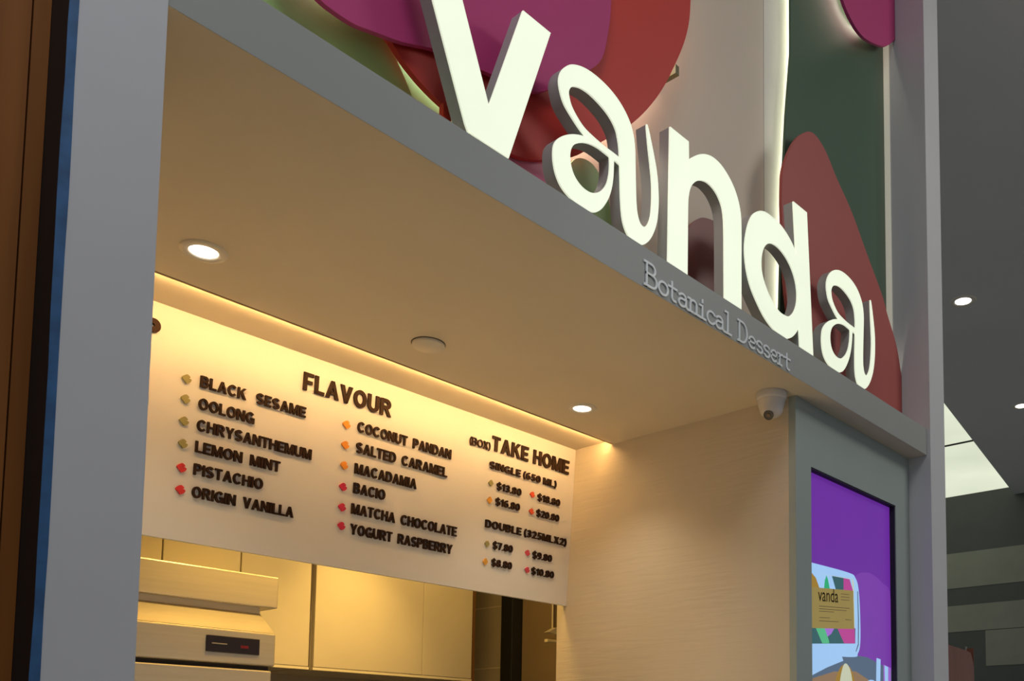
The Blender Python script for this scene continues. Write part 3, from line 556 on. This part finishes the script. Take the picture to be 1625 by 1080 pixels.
# wooden table and glasses at the bottom of the picture
poly(6, [(2.34, 0.27), (2.60, 0.285), (2.72, 0.285), (2.80, 0.272), (2.894, 0.255), (2.894, -0.1), (2.34, -0.1)])
poly(11, [(2.34, 0.19), (2.50, 0.225), (2.64, 0.235), (2.78, 0.20), (2.894, 0.19), (2.894, -0.54), (2.34, -0.54)])
poly(1, [(2.785, 0.288), (2.815, 0.286), (2.81, 0.20), (2.78, 0.20)]); poly(9, [(2.835, 0.27), (2.89, 0.262), (2.89, 0.2), (2.835, 0.2)]); poly(1, [(2.843, 0.268), (2.87, 0.264), (2.868, 0.2), (2.845, 0.2)])
poly(1, [(2.34, 0.262), (2.42, 0.278), (2.545, 0.283), (2.56, 0.262), (2.46, 0.235), (2.34, 0.196)])
poly(13, [(2.49, 0.12), (2.51, 0.20), (2.55, 0.246), (2.60, 0.246), (2.635, 0.20), (2.655, 0.12)], True)
poly(10, [(2.525, 0.10), (2.535, 0.19), (2.56, 0.248), (2.59, 0.250), (2.615, 0.21), (2.63, 0.10)], True)
poly(1, [(2.70, 0.19), (2.73, 0.212), (2.77, 0.212), (2.80, 0.19), (2.78, 0.12), (2.72, 0.12)], True)
# the tray with its label
poly(1, [(2.34, 0.542), (2.36, 0.537, 1), (2.595, 0.541), (2.645, 0.530), (2.666, 0.490), (2.674, 0.40), (2.672, 0.325), (2.655, 0.292), (2.62, 0.278), (2.36, 0.266, 1), (2.34, 0.266)], True)
poly(6, [(2.655, 0.49), (2.6605, 0.49), (2.665, 0.40), (2.662, 0.32), (2.645, 0.296), (2.641, 0.298), (2.656, 0.322), (2.658, 0.40)])
poly(10, [(2.34, 0.508), (2.375, 0.508), (2.625, 0.525), (2.632, 0.515), (2.638, 0.322), (2.37, 0.298), (2.34, 0.298)])
poly(1, [(2.34, 0.508), (2.375, 0.508), (2.62, 0.523), (2.632, 0.46), (2.34, 0.46)])
poly(13, [(2.34, 0.505), (2.368, 0.508), (2.395, 0.495), (2.42, 0.462), (2.42, 0.44), (2.34, 0.44)])
poly(4, [(2.442, 0.465), (2.448, 0.495), (2.458, 0.512), (2.468, 0.50), (2.480, 0.468), (2.48, 0.45), (2.442, 0.45)])
poly(3, [(2.492, 0.515), (2.565, 0.519), (2.565, 0.46), (2.525, 0.46)]); poly(5, [(2.565, 0.519), (2.605, 0.521), (2.625, 0.49), (2.625, 0.46), (2.565, 0.46)])
poly(3, [(2.34, 0.36), (2.64, 0.37), (2.638, 0.322), (2.37, 0.298), (2.34, 0.298)])
poly(8, [(2.375, 0.365), (2.44, 0.365), (2.475, 0.308), (2.43, 0.304)]); poly(9, [(2.435, 0.365), (2.515, 0.367), (2.485, 0.338), (2.462, 0.327)])
poly(5, [(2.515, 0.367), (2.635, 0.372), (2.637, 0.322), (2.565, 0.316)]); poly(3, [(2.468, 0.309), (2.55, 0.315), (2.525, 0.335), (2.505, 0.345)])
poly(2, [(2.345, 0.462), (2.628, 0.488), (2.632, 0.367), (2.372, 0.344), (2.345, 0.342)])
V, F = text_mesh('vanda', 0.001, 0.0)
xa = min(v[0] for v in V); xb = max(v[0] for v in V); hb = max(v[1] for v in V)
scr.cur = 7; lay[0] += 1; s_ = 0.122 / (xb - xa)
scr.add([(2.405 + (v[0] - xa) * s_, SY - 0.0022, 0.428 + v[1] * 0.040 / hb + (v[0] - xa) * s_ * 0.08) for v in V], F)
for x0, x1, z in ((2.545, 2.60, 0.455), (2.545, 2.60, 0.446), (2.545, 2.60, 0.437), (2.41, 2.60, 0.412), (2.41, 2.58, 0.404), (2.41, 2.50, 0.397), (2.41, 2.475, 0.378), (2.41, 2.53, 0.368), (2.57, 2.61, 0.376)):
    lay[0] += 1; scr.cur = 7; scr.add([(x0, SY - 0.0021, z + (x0 - 2.4) * 0.08), (x1, SY - 0.0021, z + (x1 - 2.4) * 0.08), (x1, SY - 0.0021, z + 0.0012 + (x1 - 2.4) * 0.08), (x0, SY - 0.0021, z + 0.0012 + (x0 - 2.4) * 0.08)], [[0, 1, 2, 3]])
scr.obj('screen', sm[0], t, mats=sm)

# ------------------------------------------------------------------ kitchen behind the hatch
def cabinet(x0, x1, label, doors):
    t = thing('upper_cabinet', label, 'cabinet', ((x0 + x1) / 2, 3.18, 0.262), 'cream cabinets on the kitchen back wall')
    MB().box(x0, x1, 3.022, 3.368, 0.262, 1.018).obj('body', CABINET, t)
    for a, b in doors:
        bevel(MB().box(a, b, 3.0, 3.0205, 0.266, 1.012).obj('door', CABINET, t), 0.002)
    MB().box(x0, x1, 3.0, 3.02, 0.2555, 0.2645).obj('bottom_rail', mat('pale_rail', (0.75, 0.68, 0.5), 0.4), t)
cabinet(0.76, 1.733, 'cream wall cabinets behind the steel appliance, left of the dark gap', [(0.762, 1.227), (1.231, 1.476), (1.480, 1.731)])
cabinet(1.748, 2.455, 'cream wall cabinet right of the dark gap', [(1.750, 2.209), (2.2105, 2.453)])
tag(MB().box(1.7335, 1.7475, 3.03, 3.06, 0.262, 1.018).obj('filler_strip', DARKGAP), 'dark narrow filler strip between the cream cabinets', 'filler strip')
tag(MB().box(2.456, 2.468, 3.0, 3.30, 0.20, 1.018).obj('end_panel', mat('brown_end', (0.15, 0.07, 0.02), 0.5)), 'thin brown end panel on the right side of the cabinets', 'end panel')
bevel(tag(MB().box(2.70, 2.775, 3.035, 3.11, -H, 1.018).obj('post', BLACK), 'black upright post at the kitchen side wall', 'post'), 0.004)
# steel appliance
t = thing('steel_freezer', 'tall steel freezer with a small dark display panel behind the left pillar', 'freezer', (1.05, 2.95, -H))
AX0, AX1 = 0.70, 1.420
bevel(MB().box(AX0, AX1 + 0.0415, 2.72, 3.0 - 0.002, 0.4127, 0.5101).obj('top_box', STEEL, t), 0.004)
MB().prism_yz([(2.745, 0.394), (2.652, 0.326), (2.745, 0.326)], AX0, AX1 - 0.003).obj('sloped_ledge', STEEL, t)
MB().box(AX0, AX1 - 0.003, 2.7455, 2.998, 0.226, 0.4125).obj('body', STEEL, t)
bevel(MB().box(AX0, AX1, 2.648, 2.7445, 0.2265, 0.3255).obj('control_panel', STEEL, t), 0.006, 3)
MB().box(AX0, AX1 - 0.012, 2.665, 2.998, 0.2135, 0.2262).obj('dark_gap', DARKGAP, t)
bevel(MB().box(AX0, AX1 - 0.009, 2.65, 2.998, -H + 0.1, 0.2132).obj('door', STEEL, t), 0.004)
MB().box(AX0 + 0.02, AX1 - 0.03, 2.70, 2.998, -H, -H + 0.1).obj('plinth', BLACK, t)
dsp = bevel(MB().box(1.213, 1.369, 2.6445, 2.6478, 0.256, 0.3035).obj('display_panel', mat('display_black', (0.02, 0.012, 0.01), 0.25), t), 0.0015)
MB().box(1.228, 1.272, 2.6440, 2.6444, 0.2795, 0.2825).obj('marking', mat('grey_print', (0.35, 0.33, 0.3), 0.5), dsp)
MB().box(1.312, 1.335, 2.6440, 2.6444, 0.273, 0.281).obj('indicator', mat('red_digit', (0.12, 0.004, 0.004), 0.4, emit=0.4), dsp)
# hanging lamp at the kitchen side
t = thing('hanging_fixture', 'slim hanging fixture with a pale bar beside the end of the textured wall', 'hanging lamp', (2.66, 2.74, 0.41))
PF = mat('fixture_pale', (0.62, 0.55, 0.42), 0.5)
MB().tube([(2.656, 2.74, 1.02), (2.656, 2.74, 0.47)], 0.004, 12).obj('rod', PF, t)
MB().box(2.662, 2.705, 2.745, 2.752, 0.452, 1.02).obj('back_plate', mat('plate_brown', (0.30, 0.22, 0.13), 0.5), t)
MB().prism_xz([(2.612, 0.454), (2.655, 0.476), (2.72, 0.476), (2.735, 0.446), (2.65, 0.448)], 2.715, 2.744).obj('shade', PF, t)
bevel(MB().box(2.60, 2.74, 2.71, 2.73, 0.411, 0.4245).obj('bar', mat('bar_pale', (0.75, 0.66, 0.45), 0.4), t), 0.003)
# unseen counter below the frame, added to bounce light onto the soffit
t = thing('counter', 'unseen pale service counter below the menu board, added to bounce light up', 'counter', (1.37, 1.75, -H))
MB().box(0.496, 2.248, 1.45, 1.95, -0.50, -0.45).obj('worktop', COUNTER, t)
MB().box(0.50, 2.245, 1.50, 1.90, -H, -0.501).obj('front', COUNTER, t)

# ------------------------------------------------------------------ blue masking tape on the left pillar edge
n = 60; L_ = []; R_ = []
for i in range(n + 1):
    z = -H + (CZ + H) * i / n
    L_.append((0.3775 + 0.0012 * math.sin(z * 7.1) + random.uniform(-0.0006, 0.0006) + 0.0015 * math.sin(z * 2.3), z)); R_.append((0.3885 + random.uniform(-0.0006, 0.0009), z))
mb = MB(); pts = L_ + R_[::-1]
for i in range(n):
    a, b, c, d = L_[i], L_[i + 1], R_[i + 1], R_[i]
    mb.add([(a[0], 1.2735, a[1]), (b[0], 1.2735, b[1]), (c[0], 1.2688, c[1]), (d[0], 1.2688, d[1]), (a[0], 1.2745, a[1]), (b[0], 1.2745, b[1]), (c[0], 1.2698, c[1]), (d[0], 1.2698, d[1])],
           [[0, 1, 2, 3], [4, 7, 6, 5], [0, 4, 5, 1], [3, 2, 6, 7]])
tag(mb.obj('masking_tape', BLUETAPE), 'ragged strip of blue masking tape down the left pillar edge', 'tape')
# ------------------------------------------------------------------ wooden partition far right
lp = smooth_loop([(4.45, -H, 1), (5.09, -H, 1), (5.09, 0.40), (5.082, 0.46), (5.055, 0.515), (4.99, 0.536), (4.60, 0.552), (4.45, 0.555, 1)], 5)
t = thing('wood_partition', 'brown wooden partition with a rounded top corner at the lower right edge', 'partition', (4.77, 1.92, -H))
MB().prism_xz([(4.77 + (x - 4.77) * 0.96, z if z < 0 else z - 0.012) for x, z in lp], 1.905, 1.945).obj('board', mat('copper_wood', (0.24, 0.085, 0.045), 0.45, var=0.2, vscale=4, stretch=(6, 6, 0.5)), t)
MB().prism_xz(lp, 1.946, 1.956).obj('pale_edge', mat('pale_edge', (0.45, 0.42, 0.38), 0.5), t)

for o in bpy.data.objects:
    if '_o' in o: del o['_o']
